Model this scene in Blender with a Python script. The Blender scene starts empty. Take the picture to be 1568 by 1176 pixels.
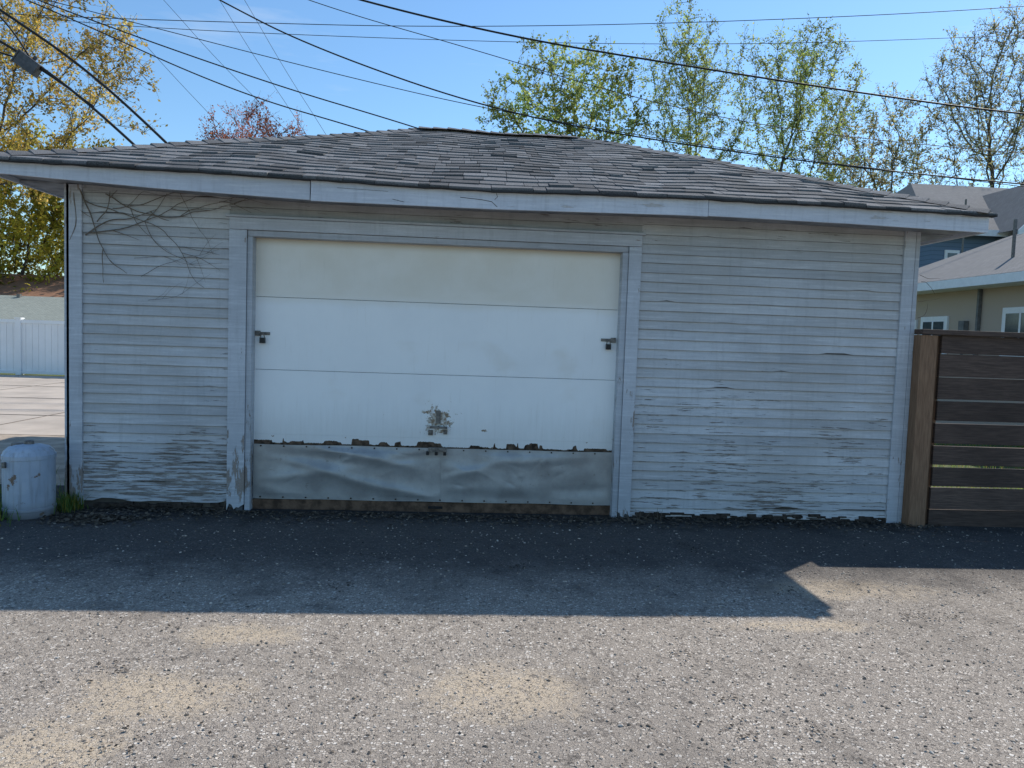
import bpy, math, random
import numpy as np
from mathutils import Vector, Matrix
from mathutils import noise as mn
random.seed(7); rng=np.random.default_rng(7)
scene=bpy.context.scene
scene.view_settings.view_transform='Standard'; scene.view_settings.look='None'
scene.view_settings.exposure=0; scene.view_settings.gamma=1

# ------------------------------------------------------------------ helpers
def link(o,parent=None):
    scene.collection.objects.link(o)
    if parent is not None: o.parent=parent
    return o
def empty(name):
    e=bpy.data.objects.new(name,None); e.empty_display_size=.2
    return link(e)
def make(name,V,F,mats,parent=None,fm=None,vcol=None,smooth=False):
    me=bpy.data.meshes.new(name); me.from_pydata([tuple(v) for v in V],[],[tuple(f) for f in F]); 
    if not isinstance(mats,(list,tuple)): mats=[mats]
    for m in mats: me.materials.append(m)
    if fm is not None: me.polygons.foreach_set('material_index',np.array(fm,dtype=np.int32))
    if vcol is not None:
        a=me.color_attributes.new('Col','FLOAT_COLOR','POINT')
        c=np.ones((len(V),4),dtype=np.float32); vc=np.asarray(vcol,dtype=np.float32)
        if vc.ndim==1: vc=vc[:,None].repeat(3,1)
        c[:,:3]=vc; a.data.foreach_set('color',c.ravel())
    if smooth: me.polygons.foreach_set('use_smooth',np.ones(len(me.polygons),dtype=bool))
    me.update()
    return link(bpy.data.objects.new(name,me),parent)
class MB:
    def __init__(s): s.V=[];s.F=[];s.C=[];s.M=[]
    def add(s,vs,fs,c=1.,m=0):
        b=len(s.V); s.V+=list(vs); s.F+=[tuple(i+b for i in f) for f in fs]
        s.C+=(list(c) if isinstance(c,list) else [c]*len(vs)); s.M+=[m]*len(fs)
    def box(s,x0,x1,y0,y1,z0,z1,c=1.,m=0,nx=1,fn=None):
        xs=np.linspace(x0,x1,nx+1); vs=[];fs=[]
        for x in xs: vs+=[(x,y0,z0),(x,y1,z0),(x,y1,z1),(x,y0,z1)]
        for i in range(nx):
            a=4*i;b=a+4
            fs+=[(a,b,b+3,a+3),(a+1,a+2,b+2,b+1),(a+3,b+3,b+2,a+2),(a,a+1,b+1,b)]
        fs+=[(0,3,2,1),(4*nx,4*nx+1,4*nx+2,4*nx+3)]
        if fn: vs=[fn(*v) for v in vs]
        s.add(vs,fs,c,m)
    def obj(s,name,mats,parent=None,smooth=False,bevel=0):
        o=make(name,s.V,s.F,mats,parent,s.M,np.array(s.C,dtype=float),smooth)
        if bevel:
            b=o.modifiers.new('bev','BEVEL'); b.width=bevel; b.segments=2; b.limit_method='ANGLE'
        return o

class NT:
    def __init__(s,name):
        s.m=bpy.data.materials.new(name); s.m.use_nodes=True; s.t=s.m.node_tree
        s.b=s.t.nodes['Principled BSDF']; s.out=s.t.nodes['Material Output']
        s.co=s.t.nodes.new('ShaderNodeTexCoord').outputs['Object']
    def n(s,ty,ins={},**kw):
        nd=s.t.nodes.new(ty)
        for k,v in kw.items(): setattr(nd,k,v)
        for k,v in ins.items(): s.set(nd.inputs[k],v)
        return nd
    def set(s,inp,v):
        if isinstance(v,bpy.types.NodeSocket): s.t.links.new(v,inp)
        else:
            if inp.type=='RGBA' and len(v)==3: v=(*v,1)
            inp.default_value=v
    def map(s,scale=(1,1,1),loc=(0,0,0),rot=(0,0,0)):
        return s.n('ShaderNodeMapping',{'Vector':s.co,'Scale':scale,'Location':loc,'Rotation':rot}).outputs[0]
    def noise(s,scale,detail=4,rough=.55,vec=None,dist=0.):
        return s.n('ShaderNodeTexNoise',{'Vector':vec or s.co,'Scale':scale,'Detail':detail,'Roughness':rough,'Distortion':dist}).outputs[0]
    def math(s,op,a,b=0.,c=0.,clamp=False):
        nd=s.n('ShaderNodeMath',{},operation=op); nd.use_clamp=clamp
        s.set(nd.inputs[0],a); s.set(nd.inputs[1],b)
        if op in('MULTIPLY_ADD',): s.set(nd.inputs[2],c)
        return nd.outputs[0]
    def rng(s,v,a,b,c=0.,d=1.,smooth=True):
        nd=s.n('ShaderNodeMapRange',{'Value':v,'From Min':a,'From Max':b,'To Min':c,'To Max':d})
        if smooth: nd.interpolation_type='SMOOTHSTEP'
        return nd.outputs[0]
    def mix(s,f,a,b,bt='MIX'):
        nd=s.t.nodes.new('ShaderNodeMix'); nd.data_type='RGBA'; nd.blend_type=bt
        s.set(nd.inputs[0],f); s.set(nd.inputs[6],a); s.set(nd.inputs[7],b)
        return nd.outputs[2]
    def attr(s,name='Col'):
        return s.n('ShaderNodeAttribute',{},attribute_name=name).outputs['Color']
    def xyz(s):
        return s.n('ShaderNodeSeparateXYZ',{'Vector':s.co}).outputs
    def bump(s,h,strength=.3,dist=.01):
        nd=s.n('ShaderNodeBump',{'Height':h,'Strength':strength,'Distance':dist}); s.set(s.b.inputs['Normal'],nd.outputs[0])
    def fin(s,col,rough=.8,spec=.3,metal=0.):
        s.set(s.b.inputs['Base Color'],col); s.set(s.b.inputs['Roughness'],rough)
        s.set(s.b.inputs['Specular IOR Level'],spec); s.set(s.b.inputs['Metallic'],metal)
        return s.m

def paint(name,base,under,thr=.62,sx=(3,3,14),peelz=0.,dirt=.25,rough=.65,warm=None):
    k=NT(name); v=k.map(sx)
    n1=k.noise(2.2,7,.68,v); z=k.xyz()[2]
    clump=k.noise(1.1,3,.5,k.map((1,1,1.3),(4,0,2)))
    low=k.rng(z,0.,1.2,peelz,0.)
    mk=k.rng(k.math('ADD',k.math('ADD',n1,low),k.rng(clump,.35,.65,-.07,.05)),thr,thr+.02)
    big=k.noise(1.3,5,.6); fine=k.noise(60,3,.6)
    c=k.mix(k.rng(big,.35,.68),base,tuple(min(1,x*(1-dirt)) for x in base))
    if warm:
        c=k.mix(k.rng(k.noise(.8,4,.6,k.map((1,1,2),(1.5,0,0))),.42,.62,0,.5),c,warm)
    streak=k.noise(5,6,.6,k.map((6,6,.5)))
    c=k.mix(k.rng(streak,.48,.78,0,.35),c,tuple(x*.55 for x in base))
    hs=k.noise(3,5,.65,k.map((1,1,18),(0,0,3)))
    c=k.mix(k.rng(hs,.5,.7,0,.35),c,tuple(x*.58 for x in base))
    c=k.mix(k.rng(hs,.5,.3,0,.35),c,tuple(min(.85,x*1.4) for x in base))
    c=k.mix(k.rng(fine,.4,.7,0,.12),c,tuple(x*.6 for x in base))
    uc=k.mix(fine,under,tuple(x*1.9 for x in under))
    c=k.mix(mk,c,uc)
    c=k.mix(1.,c,k.attr(),'MULTIPLY')
    k.bump(k.math('ADD',k.math('MULTIPLY',mk,-1.),k.math('MULTIPLY',fine,.25)),.6,.003)
    return k.fin(c,rough,.3)
def flat(name,col,rough=.7,metal=0.,var=.3,scale=12,spec=.3,attr=False,b=.2):
    k=NT(name); n=k.noise(scale,6,.6)
    c=k.mix(k.rng(n,.3,.7),tuple(x*(1-var) for x in col),tuple(x*(1+var*.5) for x in col))
    if attr: c=k.mix(1.,c,k.attr(),'MULTIPLY')
    if b: k.bump(n,b,.01)
    return k.fin(c,rough,spec,metal)

# ------------------------------------------------------------------ camera
f=1130.; rho,phi,th=[math.radians(a) for a in (2.0,3.6,3.9)]
R=Vector((math.cos(th),-math.sin(th),0)); U=Vector((math.sin(phi)*math.sin(th),math.sin(phi)*math.cos(th),math.cos(phi)))
Fw=Vector((math.cos(phi)*math.sin(th),math.cos(phi)*math.cos(th),-math.sin(phi)))
X=R*math.cos(rho)+U*math.sin(rho); Yv=-R*math.sin(rho)+U*math.cos(rho); Z=-Fw
cam=bpy.data.cameras.new('camera'); co=bpy.data.objects.new('camera',cam); link(co)
M=Matrix(((X.x,Yv.x,Z.x,0),(X.y,Yv.y,Z.y,-5.6),(X.z,Yv.z,Z.z,1.37),(0,0,0,1))); co.matrix_world=M
cam.sensor_width=36; cam.lens=36*f/1568; cam.clip_start=.05; cam.clip_end=3000
scene.camera=co

# ------------------------------------------------------------------ light
sd=Vector((1.96,1.66,2.41)).normalized(); el=math.asin(sd.z); az=math.atan2(sd.x,sd.y)
sl=bpy.data.lights.new('sun','SUN'); sl.energy=5.0; sl.angle=math.radians(.53); sl.color=(1,.94,.85)
so=bpy.data.objects.new('sun',sl); link(so); so.rotation_euler=sd.to_track_quat('Z','Y').to_euler(); so.location=(10,8,14)
w=bpy.data.worlds.new('World'); scene.world=w; w.use_nodes=True; nt=w.node_tree
bg=nt.nodes['Background']; bg.inputs[1].default_value=.15
sky=nt.nodes.new('ShaderNodeTexSky'); sky.sky_type='NISHITA'; sky.sun_disc=False
sky.sun_elevation=el; sky.sun_rotation=az; sky.air_density=1.15; sky.dust_density=.15; sky.ozone_density=3.0
tc=nt.nodes.new('ShaderNodeTexCoord'); mp=nt.nodes.new('ShaderNodeMapping'); mp.inputs['Scale'].default_value=(1.2,1.2,9)
nz=nt.nodes.new('ShaderNodeTexNoise'); nz.inputs['Scale'].default_value=2.2; nz.inputs['Detail'].default_value=7; nz.inputs['Roughness'].default_value=.6
mr=nt.nodes.new('ShaderNodeMapRange'); mr.inputs[1].default_value=.60; mr.inputs[2].default_value=.85; mr.inputs[4].default_value=.35
mx=nt.nodes.new('ShaderNodeMix'); mx.data_type='RGBA'; mx.inputs[7].default_value=(6.3,6.6,7,1)
tn=nt.nodes.new('ShaderNodeMix'); tn.data_type='RGBA'; tn.blend_type='MULTIPLY'; tn.inputs[0].default_value=1; tn.inputs[7].default_value=(.84,1.04,1.15,1)
L=nt.links.new
L(tc.outputs['Generated'],mp.inputs[0]); L(mp.outputs[0],nz.inputs['Vector']); L(nz.outputs[0],mr.inputs[0]); L(mr.outputs[0],mx.inputs[0])
L(sky.outputs[0],tn.inputs[6]); L(tn.outputs[2],mx.inputs[6]); L(mx.outputs[2],bg.inputs[0])

# ------------------------------------------------------------------ materials
SID=paint('siding_paint',(.61,.615,.63),(.17,.15,.135),.655,(2,2,30),.13,.2,warm=(.49,.47,.45))
TRIM=paint('trim_paint',(.56,.58,.62),(.20,.17,.15),.67,(9,9,2),.12,.2)
TRIMH=paint('trim_paint_h',(.55,.56,.59),(.2,.17,.15),.69,(2,2,9),0,.2)
FAS=paint('fascia_paint',(.63,.65,.71),(.34,.33,.33),.68,(1.5,3,12),0,.12)
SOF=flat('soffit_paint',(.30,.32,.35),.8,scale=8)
RUST=flat('rusty_wood',(.15,.092,.06),.9,scale=14,var=.6)
ROT=flat('rotted_wood',(.055,.042,.034),.95,scale=30,var=.6)
BARE=flat('bare_wood',(.12,.08,.055),.95,scale=22,var=.75)
DARK=flat('dark_void',(.012,.012,.012),.95,b=0)
BLK=flat('lock_black',(.02,.02,.022),.4,scale=30)
STEEL=flat('hasp_steel',(.22,.20,.18),.6,.5,scale=40,var=.5)
k=NT('metal_sheet'); n=k.noise(5,6,.6); n2=k.noise(60,4,.6,k.map((1,1,3)))
c=k.mix(k.rng(n,.3,.7),(.43,.43,.425),(.31,.305,.30)); c=k.mix(k.rng(n2,.62,.75,0,.4),c,(.52,.52,.52)); c=k.mix(k.rng(k.noise(14,6,.7),.62,.70,0,.5),c,(.18,.16,.14)); k.bump(n2,.15,.004)
METAL=k.fin(c,.47,.5,.4)
# door paint
k=NT('door_paint'); z=k.xyz()[2]; n=k.noise(2.2,6,.6)
cr=k.rng(k.math('ADD',z,k.math('MULTIPLY',n,.12)),1.6,1.72)
c=k.mix(k.rng(n,.35,.7),(.93,.93,.92),(.89,.89,.885)); c=k.mix(cr,c,k.mix(k.rng(n,.3,.7),(.80,.74,.64),(.86,.81,.73)))
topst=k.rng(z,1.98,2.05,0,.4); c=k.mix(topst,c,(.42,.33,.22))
st=k.noise(5,6,.65,k.map((8,8,.6))); c=k.mix(k.rng(st,.55,.85,0,.3),c,(.6,.56,.48))
sm=k.noise(1.7,4,.5,k.map((1,1,1.4),(3.1,0,.4))); c=k.mix(k.rng(sm,.58,.74,0,.35),c,(.72,.66,.56))
lowd=k.rng(k.math('ADD',z,k.math('MULTIPLY',st,-.3)),.35,.75,.3,0); c=k.mix(lowd,c,(.5,.47,.42))
low=k.rng(z,.5,.8,.07,0); ch=k.noise(13,6,.65); mk=k.rng(k.math('ADD',ch,low),.715,.73)
dl=k.n('ShaderNodeVectorMath',{0:k.co,1:(-.18,.075,.72)},operation='DISTANCE').outputs['Value']
mk2=k.rng(k.math('SUBTRACT',k.noise(24,6,.75),k.math('MULTIPLY',dl,1.7)),.36,.38)
mk=k.math('MAXIMUM',mk,mk2)
c=k.mix(mk,c,k.mix(k.rng(k.noise(50,3),.4,.6),(.27,.19,.12),(.58,.53,.46)))
k.bump(k.math('ADD',k.math('MULTIPLY',mk,-1),k.math('MULTIPLY',k.noise(120,2),.2)),.35,.002)
DOOR=k.fin(c,.5,.35)
# shingles
k=NT('shingles'); g=k.noise(160,3,.7); n=k.noise(2.5,5,.6)
c=k.mix(k.rng(g,.3,.7),(.10,.10,.102),(.29,.288,.288)); c=k.mix(k.rng(n,.35,.7,0,.45),c,(.14,.135,.13)); c=k.mix(1.,c,k.attr(),'MULTIPLY')
k.bump(g,.5,.004); SHG=k.fin(c,.95,.1)
# ground
def gravel(name):
    k=NT(name); S=84.
    v1=k.n('ShaderNodeTexVoronoi',{'Vector':k.co,'Scale':S,'Randomness':1.})
    e=k.n('ShaderNodeTexVoronoi',{'Vector':k.co,'Scale':S},feature='DISTANCE_TO_EDGE').outputs['Distance']
    sep=k.n('ShaderNodeSeparateColor',{'Color':v1.outputs['Color']}).outputs
    ramp=k.n('ShaderNodeValToRGB',{'Fac':sep[0]}); cr=ramp.color_ramp
    for p,cc in ((.0,(.17,.145,.125)),(.25,(.36,.31,.262)),(.6,(.54,.47,.395)),(.85,(.66,.585,.50)),(1.,(.80,.74,.66))):
        if p in(0.,1.): cr.elements[0 if p==0 else -1].color=(*cc,1)
        else:
            q=cr.elements.new(p); q.color=(*cc,1)
    stone=ramp.outputs[0]; fine=k.noise(220,3,.65)
    base=k.mix(k.rng(fine,.3,.7),(.12,.105,.092),(.54,.465,.385))
    pm=k.rng(e,.02,.12)
    ex=k.math('GREATER_THAN',sep[1],.5)
    c=k.mix(k.math('MULTIPLY',pm,ex),base,stone)
    big=k.noise(.6,5,.6,dist=.6); mid=k.noise(3.2,5,.65)
    c=k.mix(k.rng(big,.42,.62,0,.3),c,(.22,.19,.16))
    c=k.mix(k.rng(mid,.52,.70,0,.5),c,(.17,.145,.122))
    c=k.mix(k.rng(k.noise(12,4,.65),.58,.68,0,.55),c,(.09,.078,.068))
    sand=k.mix(k.rng(fine,.35,.65),(.44,.345,.24),(.68,.56,.41))
    acc=None; nn=k.math('MULTIPLY',k.math('SUBTRACT',k.noise(6,6,.7),.5),2.4)
    for px,py,sx,sy in ((.19,-2.83,.36,.25),(-1.1,-2.88,.36,.22),(-1.3,-3.25,.25,.25),(-.95,-2.32,.26,.13),(1.7,-2.15,.4,.08),(2.2,-1.6,.5,.2)):
        mpn=k.map((1/sx,1/sy,0),(-px/sx,-py/sy,0)); ln=k.n('ShaderNodeVectorMath',{0:mpn},operation='LENGTH').outputs['Value']
        a=k.rng(k.math('ADD',ln,nn),.3,1.3,1,0)
        acc=a if acc is None else k.math('MAXIMUM',acc,a)
    keep=k.rng(sep[2],.55,.8,1.,.3)
    c=k.mix(k.math('MULTIPLY',acc,k.math('MULTIPLY',keep,.8)),c,sand)
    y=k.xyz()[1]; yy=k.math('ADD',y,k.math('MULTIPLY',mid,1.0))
    c=k.mix(k.rng(yy,-1.5,-.55,0,.80),c,(.04,.038,.04))  # gravel darkened towards the garage, painting extra depth into the eave shadow
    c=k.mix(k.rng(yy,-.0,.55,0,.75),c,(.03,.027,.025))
    h=k.math('ADD',k.math('MULTIPLY',k.math('MULTIPLY',pm,ex),1.),k.math('MULTIPLY',fine,.6))
    k.bump(h,1.,.007)
    return k.fin(c,.88,.25)
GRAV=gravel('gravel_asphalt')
GRASS=flat('ground_grass',(.09,.11,.035),.95,scale=3,var=.5)
CONC=flat('lot_concrete',(.48,.41,.34),.9,scale=1.2,var=.2)
DIRT=flat('dirt',(.42,.34,.26),.95,scale=4,var=.35)
BARK=flat('bark',(.10,.085,.072),.95,scale=6,var=.4)
def leafmat(name,col):
    k=NT(name); c=k.mix(1.,col,k.attr(),'MULTIPLY')
    k.t.nodes.remove(k.b)
    d=k.n('ShaderNodeBsdfDiffuse',{'Color':c}); t=k.n('ShaderNodeBsdfTranslucent',{'Color':c})
    m=k.n('ShaderNodeMixShader',{0:.5,1:d.outputs[0],2:t.outputs[0]}); k.t.links.new(m.outputs[0],k.out.inputs[0]); return k.m
LG=leafmat('leaf_green',(.50,.56,.18)); LY=leafmat('leaf_gold',(.72,.52,.15)); LR=leafmat('leaf_redbud',(.52,.20,.14)); LB=leafmat('leaf_buds',(.54,.48,.24)); LYG=leafmat('leaf_yellowgreen',(.56,.49,.10))

# ------------------------------------------------------------------ ground
def sheet(name,x0,x1,y0,y1,z,mat,nx=1,ny=1):
    V=[(x,y,z) for y in np.linspace(y0,y1,ny+1) for x in np.linspace(x0,x1,nx+1)]
    F=[(j*(nx+1)+i,j*(nx+1)+i+1,(j+1)*(nx+1)+i+1,(j+1)*(nx+1)+i) for j in range(ny) for i in range(nx)]
    return make(name,V,F,mat)
sheet('ground',-600,600,-600,900,-.012,GRASS)
sheet('dirt_yard',-14,-2.6,.6,5.0,-.004,DIRT)
sheet('concrete_lot',-30,-3.6,3.6,13.6,0.,CONC)
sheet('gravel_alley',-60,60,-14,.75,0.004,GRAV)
mb=MB()
for y in (5.5,8.,10.5): mb.box(-30,-3.6,y,y+.02,.002,.006)
for x in (-6,-9,-12,-15): mb.box(x,x+.02,3.6,13.6,.001,.005)
mb.obj('lot_joint',flat('joint',(.2,.17,.14),.9))

# ------------------------------------------------------------------ garage
G=empty('detached_garage')
bx=[-3.24,-3.13,-2.11,-1.08,.2,1.56,2.76,3.83]; bz=[2.352,2.35,2.30,2.27,2.27,2.29,2.28,2.26]; tz=[2.452,2.45,2.44,2.42,2.40,2.42,2.41,2.40]
fb=lambda x:float(np.interp(x,bx,bz)); ft=lambda x:float(np.interp(x,bx,tz))
x0,x1,y0,y1=-3.24,3.83,-.36,5.06; hd=2.71; RZ=3.50; EZ=2.41
def rwarp(x,y,z):
    fade=max(0,1-(y-y0)/hd); 
    rip=.008*math.sin(x*3.1+y*1.3)+.005*math.sin(x*7.3-y*2.1+1)
    if z<2.38: rip=0
    return (x,y,z+(ft(x)-EZ)*fade+rip*min(1,(y-y0+.05)*1.5+.25))
mb=MB()
mb.box(-2.85,-1.70,.0,.12,-.05,2.36); mb.box(1.30,3.49,.0,.12,-.05,2.36); mb.box(-1.70,1.30,.0,.12,2.08,2.36)
mb.box(-2.85,-2.73,.12,4.70,-.05,2.36); mb.box(3.37,3.49,.12,4.70,-.05,2.36); mb.box(-2.73,3.37,4.58,4.70,-.05,2.36)
mb.obj('wall_sheathing',flat('sheathing',(.10,.085,.07),.9),G)
def siding(mb,xa,xb,za,zb,seed,tone=1.):
    r=random.Random(seed); ex=.0725; z=za
    while z<zb-.01:
        zt=min(z+ex,zb); n=max(1,int((xb-xa)/.07)); c=r.uniform(.88,1.05)*tone
        jx=[r.uniform(xa+.2,xb) for _ in range(2)] if r.random()<.5 else []
        vs=[];cs=[];fs=[]; off=r.gauss(0,.0012); ph=r.uniform(0,9); bow=r.gauss(0,.002)
        jag=0; seg=1.
        for i in range(n+1):
            x=xa+(xb-xa)*i/n; d=off+bow*math.sin(x*1.6+ph)+.0012*mn.noise(Vector((x*4,z*9,seed)))
            if r.random()<.012+(.12 if z<.22 else 0): jag=r.uniform(.003,.012)*(2 if z<.1 else 1)
            elif r.random()<.5: jag=0
            d+=jag
            for q in jx:
                if abs(x-q)<.036: seg=r.uniform(.9,1.06)
            yo=-.0165+.003*mn.noise(Vector((x*3,z*13,seed+5)))
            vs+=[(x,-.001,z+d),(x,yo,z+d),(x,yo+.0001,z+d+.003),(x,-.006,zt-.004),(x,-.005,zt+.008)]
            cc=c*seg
            cs+=[.22*cc,.33*cc,cc,cc*.97,.38*cc]  # dirt on butt edges, darkened to paint the shadow line under each lap
        for i in range(n):
            a=5*i;b=a+5
            for q in range(4): fs.append((a+q,b+q,b+q+1,a+q+1))
        mb.add(vs,fs,cs)
        z+=ex
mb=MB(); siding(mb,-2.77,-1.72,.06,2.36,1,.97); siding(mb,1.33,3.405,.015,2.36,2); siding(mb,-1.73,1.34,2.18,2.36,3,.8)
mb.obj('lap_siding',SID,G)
mb=MB()
def side(xw,sgn,seed):
    r=random.Random(seed); z=.04
    while z<2.34:
        c=r.uniform(.85,1.05); xo=xw+sgn*.0165
        mb.add([(xw,.0,z),(xo,.0,z),(xw+sgn*.004,.0,z+.076),(xw,4.7,z),(xo,4.7,z),(xw+sgn*.004,4.7,z+.076)],[(0,3,4,1),(1,4,5,2)],c); z+=.0725
side(-2.85,-1,5); side(3.49,1,6); mb.obj('side_siding',SID,G)
mb=MB()
mb.box(-2.875,-2.765,-.03,-.001,.03,2.36,1.,nx=1); mb.box(-2.888,-2.852,-.03,.09,.03,2.36,.95)
mb.box(3.395,3.485,-.03,-.001,.0,2.36,1.); mb.box(3.487,3.52,-.032,.09,.0,2.36,.9)
mb.obj('corner_boards',TRIM,G,bevel=.003)
mb=MB()
def post(xa,xb,ya,yb,zt,c,seed,rot=.07):
    r=random.Random(seed); n=7; vs=[];fs=[]
    for i in range(n+1):
        x=xa+(xb-xa)*i/n; zb_=r.uniform(0,rot)
        vs+=[(x,ya,zb_),(x,yb,zb_),(x,yb,zt),(x,ya,zt)]
    for i in range(n):
        a=4*i;b=a+4; fs+=[(a,b,b+3,a+3),(a+1,a+2,b+2,b+1),(a+3,b+3,b+2,a+2),(a,a+1,b+1,b)]
    fs+=[(0,3,2,1),(4*n,4*n+1,4*n+2,4*n+3)]; mb.add(vs,fs,c)
post(-1.725,-1.60,-.034,-.001,2.087,1.,1); post(1.235,1.33,-.034,-.001,2.087,1.,2,.05)
mb.box(-1.715,-1.61,-.024,-.002,-.02,.09,.18); mb.box(1.24,1.325,-.024,-.002,-.02,.07,.18)
mb.box(-1.597,-1.56,-.020,.10,.0,2.043,.9); mb.box(1.19,1.232,-.020,.10,.0,2.043,.9)
mb.box(-1.600,-1.598,-.02,0,.0,2.04,.2)
mb.obj('door_casing',TRIM,G)
mb=MB(); mb.box(-1.725,1.33,-.0345,-.001,2.09,2.175,1.); mb.box(-1.597,1.232,-.018,.10,2.045,2.088,.85)
mb.box(-1.75,1.355,-.045,-.001,2.177,2.195,.9)
mb.obj('door_header',TRIMH,G,bevel=.003)
mb=MB()
for i in range(170):
    x=random.choice([random.uniform(-2.77,-1.74),random.uniform(1.35,3.4),random.uniform(1.35,3.4)])
    z=random.uniform(-.01,.04); l=random.uniform(.02,.14)
    mb.box(x,x+l,-.018+random.uniform(-.01,0),-.001,z,z+random.uniform(.005,.025))
mb.obj('rotted_sill',ROT,G)
# door
D=empty('garage_door'); D.parent=G
mb=MB(); dy=.075
for za,zb,c in ((1.6125,2.06,1.),(1.0665,1.6095,1.),(.575,1.0635,1.)): mb.box(-1.57,1.195,dy,dy+.035,za,zb,c)
mb.obj('door_panels',DOOR,D,bevel=.002)
mb=MB(); mb.box(-1.58,1.20,dy+.022,dy+.05,.0,2.06); mb.obj('door_backing',DARK,D)
V=[];F=[]; xs=np.linspace(-1.565,1.19,600); lv=.53; tgt=.53
for i,x in enumerate(xs):
    if random.random()<.10: tgt=random.choice([.508,.515,.535,.545,.54,.555,.512,.525])
    lv+=(tgt-lv)*random.uniform(.1,.9); e=lv+random.gauss(0,.0015)
    V+=[(x,dy,e),(x,dy,.5755),(x,dy+.012,e)]
for i in range(len(xs)-1):
    a=3*i;b=a+3; F+=[(a,b,b+1,a+1),(a+2,b+2,b,a)]
make('ragged_panel_edge',V,F,DOOR,D)
mb=MB(); mb.box(-1.57,1.195,dy+.004,dy+.02,.075,.56); mb.obj('bare_wood_panel',BARE,D)
def sheetmetal(name,xa,xb,seed,z0=.085,z1=.503):
    nx=230;nz=84; V=[];F=[]; r=random.Random(seed*31)
    rid=[]
    for _ in range(9):
        rid.append((r.uniform(xa,xb),r.uniform(z0+.06,z1-.05),r.uniform(.18,.45),r.uniform(.035,.065),r.uniform(-.28,.28),r.choice([1,1,-.7])*r.uniform(.008,.017)))
    for _ in range(12):
        rid.append((r.uniform(xa,xb),r.uniform(z0+.03,z1-.03),r.uniform(.04,.11),r.uniform(.012,.022),r.uniform(-1.0,1.0),r.choice([1,-1])*r.uniform(.002,.004)))
    for j in range(nz+1):
        for i in range(nx+1):
            u=i/nx;v=j/nz; x=xa+(xb-xa)*u; z=z0+(z1-z0)*v
            wz=z+.022*mn.noise(Vector((x*3,z*4,seed))); d=0
            for cx,cz,lx,lz,an,am in rid:
                dx=x-cx;dz=wz-cz; p=(dx*math.cos(an)+dz*math.sin(an))/lx; q=(-dx*math.sin(an)+dz*math.cos(an))/lz
                if abs(p)<2.2 and abs(q)<3.2: d+=am*math.exp(-p*p)*(1/(1+(abs(q))**2.1)-.08)
            env=min(1,9*v)*min(1,9*(1-v))*min(1,7*u*(1-u)+.35)
            env=max(.1,env)
            d=d*env+.002*mn.noise(Vector((x*9,z*11,seed*5.)))
            zz=z+(.006*mn.noise(Vector((x*2.5,seed,j*.02))) if j in(0,nz) else 0)
            V.append((x,dy-.026-d,zz))
    for j in range(nz):
        for i in range(nx): F.append((j*(nx+1)+i,j*(nx+1)+i+1,(j+1)*(nx+1)+i+1,(j+1)*(nx+1)+i))
    return make(name,V,F,METAL,D,smooth=True)
sheetmetal('metal_sheet_a',-1.555,-.12,1); o=sheetmetal('metal_sheet_b',-.14,1.19,2); o.location.y=-.004
mb=MB(); mb.box(-1.57,1.195,dy-.02,dy+.03,.0,.082,1.,nx=20,fn=lambda x,y,z:(x,y,z+.004*math.sin(x*5)));  mb.obj('bottom_rail',RUST,D,bevel=.004)
mb=MB()
for x in np.arange(-1.5,1.2,.17):
    for z in (.490,.10): mb.box(x-.005,x+.005,dy-.036,dy-.02,z-.005,z+.005)
mb.obj('nail_heads',ROT,D)
mb=MB()
for sx,x,z in ((1,-1.50,1.335),(-1,1.12,1.375)):
    mb.box(x-.055,x+.05,dy-.008,dy-.001,z-.010,z+.012,m=1)
    mb.box(x-.06 if sx>0 else x+.02,x-.02 if sx>0 else x+.06,dy-.014,dy-.002,z-.018,z+.02,m=1)
    mb.box(x-.018,x+.02,dy-.04,dy-.012,z-.072,z-.03,m=0)
    for q in range(8):
        a0=math.pi*q/8;a1=math.pi*(q+1)/8; rr=.014
        pa=(x+math.cos(a0)*rr,z-.03+math.sin(a0)*.03); pb=(x+math.cos(a1)*rr,z-.03+math.sin(a1)*.03)
        mb.add([(pa[0]-.002,dy-.03,pa[1]),(pa[0]+.004,dy-.03,pa[1]),(pb[0]+.004,dy-.03,pb[1]),(pb[0]-.002,dy-.03,pb[1]),
                (pa[0]-.002,dy-.022,pa[1]),(pa[0]+.004,dy-.022,pa[1]),(pb[0]+.004,dy-.022,pb[1]),(pb[0]-.002,dy-.022,pb[1])],
               [(0,1,2,3),(7,6,5,4),(0,3,7,4),(1,5,6,2)],m=1)
mb.box(-.19,-.155,dy-.012,dy-.001,.69,.79,m=1); mb.box(-.235,-.10,dy-.045,dy-.03,.655,.672,m=1); mb.box(-.175,-.16,dy-.03,dy-.002,.655,.672,m=1)
mb.box(-.245,-.21,dy-.02,dy-.001,.60,.64,m=1); mb.box(-.13,-.10,dy-.02,dy-.001,.61,.64,m=1)
for x in (-.255,-.19,-.125): mb.box(x,x+.022,-.0+dy-.06,dy-.02,.452,.478,m=0)
mb.box(-.24,-.10,dy-.057,dy-.040,.478,.51,m=1)
mb.box(-.23,-.12,dy-.03,dy-.018,.03,.05,m=0)
mb.obj('locks_and_handle',[BLK,STEEL],D,bevel=.002)

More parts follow.
